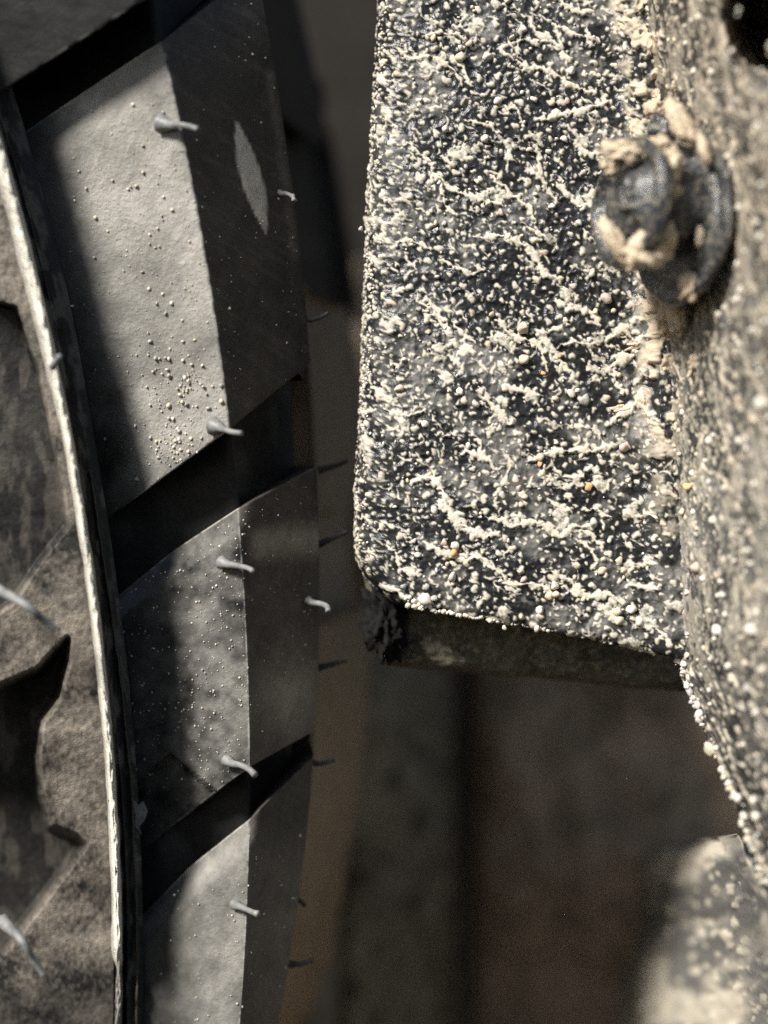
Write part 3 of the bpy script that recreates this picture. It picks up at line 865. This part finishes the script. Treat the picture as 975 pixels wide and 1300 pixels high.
# ---- back flange under the face, in its shade
tf = np.linspace(0, 1, 150)
top = np.stack([454+tf*430, 700+tf*70], -1)
bx = 488 + tf*400
bot = np.stack([bx - 30*np.clip(1-tf/.08,0,1)**2*0, 846+ (bx-498)*.088 + 4*(fbm(bx, 0*bx, 40, 111, 3)-.5)], -1)
rows = []
prof_f = [(0., 7.5), (.2, 7.5), (.45, 7.7), (.7, 8.1), (.82, 7.9), (.90, 8.1), (.95, 8.9), (.98, 10.2), (1., 12), (1., 14), (.98, 18)]
for f, dd in prof_f:
    rows.append((top*(1-f)+bot*f, dd))
dense = []; dd_ = []
fr = np.linspace(0, len(rows)-1, 80)
for f in fr:
    i = min(int(f), len(rows)-2); t = f-i
    dense.append(rows[i][0]*(1-t)+rows[i+1][0]*t); dd_.append(rows[i][1]*(1-t)+rows[i+1][1]*t)
G = np.array(dense); Dd = np.array(dd_)[:,None] + 3.4 + 2.0*(fbm(G[...,0], G[...,1], 20, 112, 5, .6)-.5)
flare_part(grid_mesh('back_flange', P(G[...,0], G[...,1], Dd), FLANGE))
# stub of black foam at the corner
def lump(name, px, py, d, rx, ry, rd, mat, ang=0., seed=0, rough=.35, freq=1.6, sub=3, axis=None):
    """irregular clod: radii in layout units (rx, ry across the view, rd in depth), ang in degrees"""
    bm = bmesh.new(); bmesh.ops.create_icosphere(bm, subdivisions=sub, radius=1)
    c = Vector(P(px, py, d)); s = K*.001*(DIST+d)/DIST
    ca, sa = math.cos(math.radians(ang)), math.sin(math.radians(ang))
    off = Vector((seed*7.1, seed*3.3, seed*1.7))
    for v in bm.verts:
        q = v.co.copy()
        k = 1 + rough*mnoise.noise(q*freq+off) + rough*.55*mnoise.noise(q*freq*2.7+off) + rough*.3*mnoise.noise(q*freq*6+off)
        q = Vector((q.x*rx, q.y*rd, q.z*ry))*k
        v.co = c + Vector((q.x*ca + q.z*sa, q.y, -q.x*sa + q.z*ca))*s
    me = bpy.data.meshes.new(name); bm.to_mesh(me); bm.free()
    me.polygons.foreach_set('use_smooth', np.ones(len(me.polygons), bool))
    me.materials.append(mat)
    return link(bpy.data.objects.new(name, me))
flare_part(lump('foam_stub', 488, 790, 9.5, 24, 46, 26, FOAM, -10, 3, .5, 3.0, 5))

# ---- grains: the largest as objects, the rest as one part
protos = []
for v in range(9):
    bm = bmesh.new(); bmesh.ops.create_icosphere(bm, subdivisions=2, radius=1)
    rr = np.random.default_rng(300+v); st = Vector(rr.uniform(.7, 1.25, 3)); off = Vector(rr.uniform(0, 50, 3))
    cuts = [Vector(rr.normal(0, 1, 3)).normalized() for _ in range(5)]
    for q in bm.verts:
        c = q.co*(1 + .35*mnoise.noise(q.co*1.3+off))
        for n_ in cuts:                      # flat broken faces
            e = c.dot(n_) - .58
            if e > 0: c = c - n_*e*.9
        q.co = Vector((c.x*st.x, c.y*st.y, c.z*st.z))
    me = bpy.data.meshes.new('grain'); bm.to_mesh(me); bm.free()
    me.polygons.foreach_set('use_smooth', np.ones(len(me.polygons), bool)); protos.append(me)
pm = {}
def grain_mesh(v, mi):
    if (v, mi) not in pm:
        me = protos[v].copy(); me.materials.append(GRAIN[mi]); pm[(v, mi)] = me
    return pm[(v, mi)]
def face_pos(x, y):
    e = max(x - float(xl_edge(y)), 0.)
    d = (RE - math.sqrt(max(RE**2-(RE-min(e,RE))**2, 0)))*K + 2.2*max(1-e/200, 0)**2
    return d
big = []     # (x, y, d, r, material)
for (x, y, r, mi) in ((664,416,9,1),(666,457,8.5,1),(584,74,7,1),(576,702,6,3),(578,693,6.5,0),(748,618,6.5,3),(666,630,6.5,1),(662,641,5,1),(754,664,7,2),
        (686,588,5,3),(792,568,9,4),(808,592,5.5,1),(766,724,7,1),(704,744,6.5,0),(706,754,8,1),(541,761,9,0),(574,733,9,0),(686,774,6.5,0),(686,782,6,1),
        (784,776,6.5,1),(786,788,7.5,1),(812,789,7,0),(802,774,7,0),(786,712,6.5,1),(792,724,5,1),(770,798,6,0),(682,798,5,0),(640,797,5,0),(798,610,5,1),(814,656,4.5,4),
        (710,452,4,3),(632,128,6.5,0),(678,126,6.5,0),(620,258,5.5,1),(606,230,5,1),(636,270,6,4),(770,380,8,4),(756,396,7,1),(566,164,6,0),(490,256,5,0),(700,262,6,0),(616,176,6,0),
        (748,432,5,0),(672,190,5,1),(596,56,6,1),(618,72,6,0),(650,48,5,1),(520,250,5,0),(700,130,7,1),(716,176,6,0),(752,348,6,0),(725,500,6,0),(690,474,4,3),(742,508,8,2),(612,498,5,1)):
    big.append((x, y, face_pos(x, y)-r*K*.35, r, mi))
for _ in range(60):
    y = U(-20, 780); x = U(500, 825)
    r = 3.6+3.2*random.random()**2
    if y > float(yb_edge(x))-8: continue
    big.append((x, y, face_pos(x, y)-r*K*.35, r, random.choice((0,0,0,0,1,1,2,4))))
for (x, y, r, mi) in ((458,291,7,0),(838,796,7,0),(868,843,8,0),(852,826,9,0),(900,951,14,1),(872,872,6,0),(882,897,5,0),(936,1012,10,0),(925,995,7,0),(944,1036,9,0),(960,1036,9,0),
        (874,618,11,5),(884,720,11,4),(944,946,11,0),(956,800,13,0),(968,850,11,0),(910,800,12,0),(906,662,10,0),(872,752,8,0),(930,860,9,1),(880,470,11,0),(966,512,14,0),(912,400,12,0),(880,600,8,0),
        (940,560,9,0),(920,620,9,0),(950,700,10,0),(900,560,9,0),(955,420,8,0),(965,300,9,0),(930,210,9,1),(965,160,10,0),(905,330,7,0),(960,905,9,0)):
    yy = y
    d = float(d_wall(np.array(float(x)), np.array(float(y)))) if x > 500 else 3
    if y > 832: x = max(x, float(x_free(y))-1)
    big.append((x, y, d-r*K*.2, r*.66, mi))
for _ in range(40):
    y = U(-20, 1150); x = U(845, 990)
    if y > 832 and x < float(x_free(y))+3: continue
    r = U(3, 6); big.append((x, y, float(d_wall(np.array(x), np.array(y)))-r*K*.35, r, random.choice((0,0,0,1,1,2))))
big = big[:300]
for (x, y, d, r, mi) in big:
    o = bpy.data.objects.new('grain', grain_mesh(random.randrange(9), mi))
    link(o); o.location = Vector(P(x, y, d)); s = r*K*.001
    o.scale = (s, s*.85, s); o.rotation_euler = (U(0,6.3), U(0,6.3), U(0,6.3))
    flare_part(o)
# fine grains standing proud along the edges and over the face
cs = []; rs = []; ms = []
for _ in range(400):
    y = U(-20, 690); e = abs(Gs(0, 7)); x = float(xl_edge(y)) + e
    r = U(1.0, 2.8); cs.append(P(x, y, face_pos(x, y)-.1)); rs.append(r*K*.001); ms.append(random.choice((0,0,1,2)))
for _ in range(170):
    x = U(512, 852); y = float(yb_edge(x)) - abs(Gs(0, 5)); r = U(1.4, 4.2)
    cs.append(P(x, y, .9)); rs.append(r*K*.001); ms.append(random.choice((0,0,1)))
for _ in range(100):
    y = U(838, 1120); x = float(x_free(y)) + abs(Gs(0, 7)); r = 1.5+4.5*random.random()**2
    cs.append(P(x, y, float(d_wall(np.array(x), np.array(y)))+.4)); rs.append(r*K*.001); ms.append(random.choice((0,0,1,2)))
for _ in range(200):
    x = U(480, 835); y = U(-20, 800)
    if y > float(yb_edge(x))-5: continue
    r = 1.2+2.2*random.random()**1.6
    cs.append(P(x, y, face_pos(x, y)-r*K*.4)); rs.append(r*K*.001); ms.append(random.choice((0,0,0,1,1,2)))
for _ in range(220):
    y = U(-20, 1200); x = U(842, 1000)
    if y > 832 and x < float(x_free(y))+3: continue
    r = U(1.8, 4.5)
    cs.append(P(x, y, float(d_wall(np.array(x), np.array(y)))-r*K*.4)); rs.append(r*K*.001); ms.append(random.choice((0,0,0,1,1,2)))
grain_cloud('fine_grains', cs, rs, GRAIN[:3], ms, flare_part)

# ---- clods along the fold
for i, (x, y, d, rx, ry, a) in enumerate((
        (812,436,.2,18,8,-20),(822,470,.0,7,10,0),(820,516,-.4,7,17,-30),(794,518,.3,20,6,-14),
        (842,462,-2,8,16,10),(888,456,-8.5,9,20,30),
        (828,62,-1.2,13,26,-20),(852,40,-4,14,14,0),(872,92,-7.5,12,24,30),(836,128,-2.6,9,12,0),
        (846,380,-3.4,8,24,8),(838,560,-1.6,6,20,-4),(848,770,-.6,6,15,-20))):
    o = lump('mud_clod', x, y, d, rx, ry, min(rx, ry)*.75, MUDTAN if i < 11 else MUDPALE, a, i, .75, 2.4, 4)
    flare_part(o)

# ---- retaining clip: flange washer, stepped head, hooked rim, clods of mud
ax = Vector((-.92, -.39, .05)).normalized()
u_ = Vector((0,0,1)) - ax*ax.z; u_.normalize(); w_ = ax.cross(u_)
def lathe(name, c, prof, mat, seg=56, jig=0., arc=(0, 2*math.pi), squash=1.):
    """prof: (radius, height along the axis) in layout units"""
    V = []; F = []; n = len(prof); full = abs(arc[1]-arc[0]-2*math.pi) < 1e-6
    m = seg if full else seg+1
    for k in range(m):
        an = arc[0]+(arc[1]-arc[0])*k/seg
        for (r, h) in prof:
            rj = r*(1+jig*mnoise.noise(Vector((math.cos(an)*2, math.sin(an)*2, h*.05))))
            V.append(c + (u_*math.cos(an) + w_*math.sin(an)*squash)*rj*K*.001 + ax*h*K*.001)
    for k in range(seg):
        k2 = (k+1) % m
        for i in range(n-1): F.append([k*n+i, k2*n+i, k2*n+i+1, k*n+i+1])
    if not full:
        F.append([i for i in range(n)]); F.append([(m-1)*n+i for i in range(n)][::-1])
    o = raw_mesh(name, V, F, mat); o.data.set_sharp_from_angle(angle=math.radians(35))
    return o
cb = Vector(P(870, 284, -12.5))
clip = lathe('retaining_clip', cb, [(0,-14),(58,-14),(90,-8),(97,-2),(99,5),(96,10),(90,11),(85,8),(78,6),(72,10),(66,11),(60,8),(52,8),(0,8)], CLIPBLACK, jig=.04)
flare_part(clip)
ch = cb + ax*.0018 + u_*.0014
head = flare_part(lathe('clip_head', ch, [(52,-10),(54,10),(52,28),(58,40),(70,47),(77,54),(78,62),(74,68),(67,69),(62,62),(54,57),(46,60),(40,68),(30,73),(14,75),(0,75)], CLIPBLACK, jig=.07), clip)
for i, (x, y, d, rx, ry, rd, a, r_) in enumerate((
        (866,158,-15,14,36,12,-30,.25),(894,190,-19,7,22,8,-16,.25),(780,306,-17,11,36,16,-32,.22),
        (822,320,-18.8,27,20,12,10,.42),(842,300,-18.8,15,20,10,0,.42),(806,330,-17,15,12,12,0,.55),
        (794,194,-17.5,27,13,12,14,.6),(776,210,-16.5,12,13,10,0,.55),(850,214,-19,15,24,10,12,.6),(838,184,-17,16,10,10,0,.5),
        (854,242,-19.5,10,10,7,0,.55),(832,140,-8,14,12,10,0,.5),(888,302,-18,5,14,6,0,.4),(876,362,-16,14,18,8,20,.45),(842,168,-11,18,20,10,-10,.45),
        (846,392,-6,10,26,9,6,.5),(858,402,-8,12,22,9,-12,.5),(815,262,-18.6,22,16,6,20,.7),(795,250,-18,9,18,6,0,.6),(836,268,-18.6,13,10,6,0,.7))):
    mt = MUDTAN
    if i in (14, 17, 18, 19): mt = CLIPBLACK
    flare_part(lump('mud_clod' if i not in (14, 17, 18, 19) else 'clip_tab', x, y, d, rx, ry, rd, mt, a, 40+i, r_, 2.2, 4), clip)

# ------------------------------------------------------------------ wheel arch behind, out of focus
arch = empty('wheel_arch_liner', (.03, .16, -.03))
arch['label'] = 'dark brown dirty wheel arch liner, blurred, behind the tyre and flare'
arch['category'] = 'arch liner'
def arch_part(o):
    o.parent = arch; o.matrix_parent_inverse = Matrix.Translation(-Vector(arch.location)); return o
def panel(name, x0, x1, y0, y1, d, mat, bulge=4., seed=0, thick=8, slope=0.):
    u = np.linspace(0, 1, 40); v = np.linspace(0, 1, 60); UU_, VV_ = np.meshgrid(u, v)
    x = x0+(x1-x0)*UU_; y = y0+(y1-y0)*VV_
    dd = d + bulge*(fbm(x, y, 160, 120+seed, 3)-.5)*2 + 9*(np.abs(UU_-.5)*2)**8 + slope*(UU_-.5)
    V_ = P(x, y, dd)
    l = V_[:, :1].copy(); l[...,1] += thick*.001; r = V_[:, -1:].copy(); r[...,1] += thick*.001
    V_ = np.concatenate([l, V_, r], 1)
    t = V_[:1].copy(); t[...,1] += thick*.001; b = V_[-1:].copy(); b[...,1] += thick*.001
    return arch_part(grid_mesh(name, np.concatenate([t, V_, b], 0), mat))
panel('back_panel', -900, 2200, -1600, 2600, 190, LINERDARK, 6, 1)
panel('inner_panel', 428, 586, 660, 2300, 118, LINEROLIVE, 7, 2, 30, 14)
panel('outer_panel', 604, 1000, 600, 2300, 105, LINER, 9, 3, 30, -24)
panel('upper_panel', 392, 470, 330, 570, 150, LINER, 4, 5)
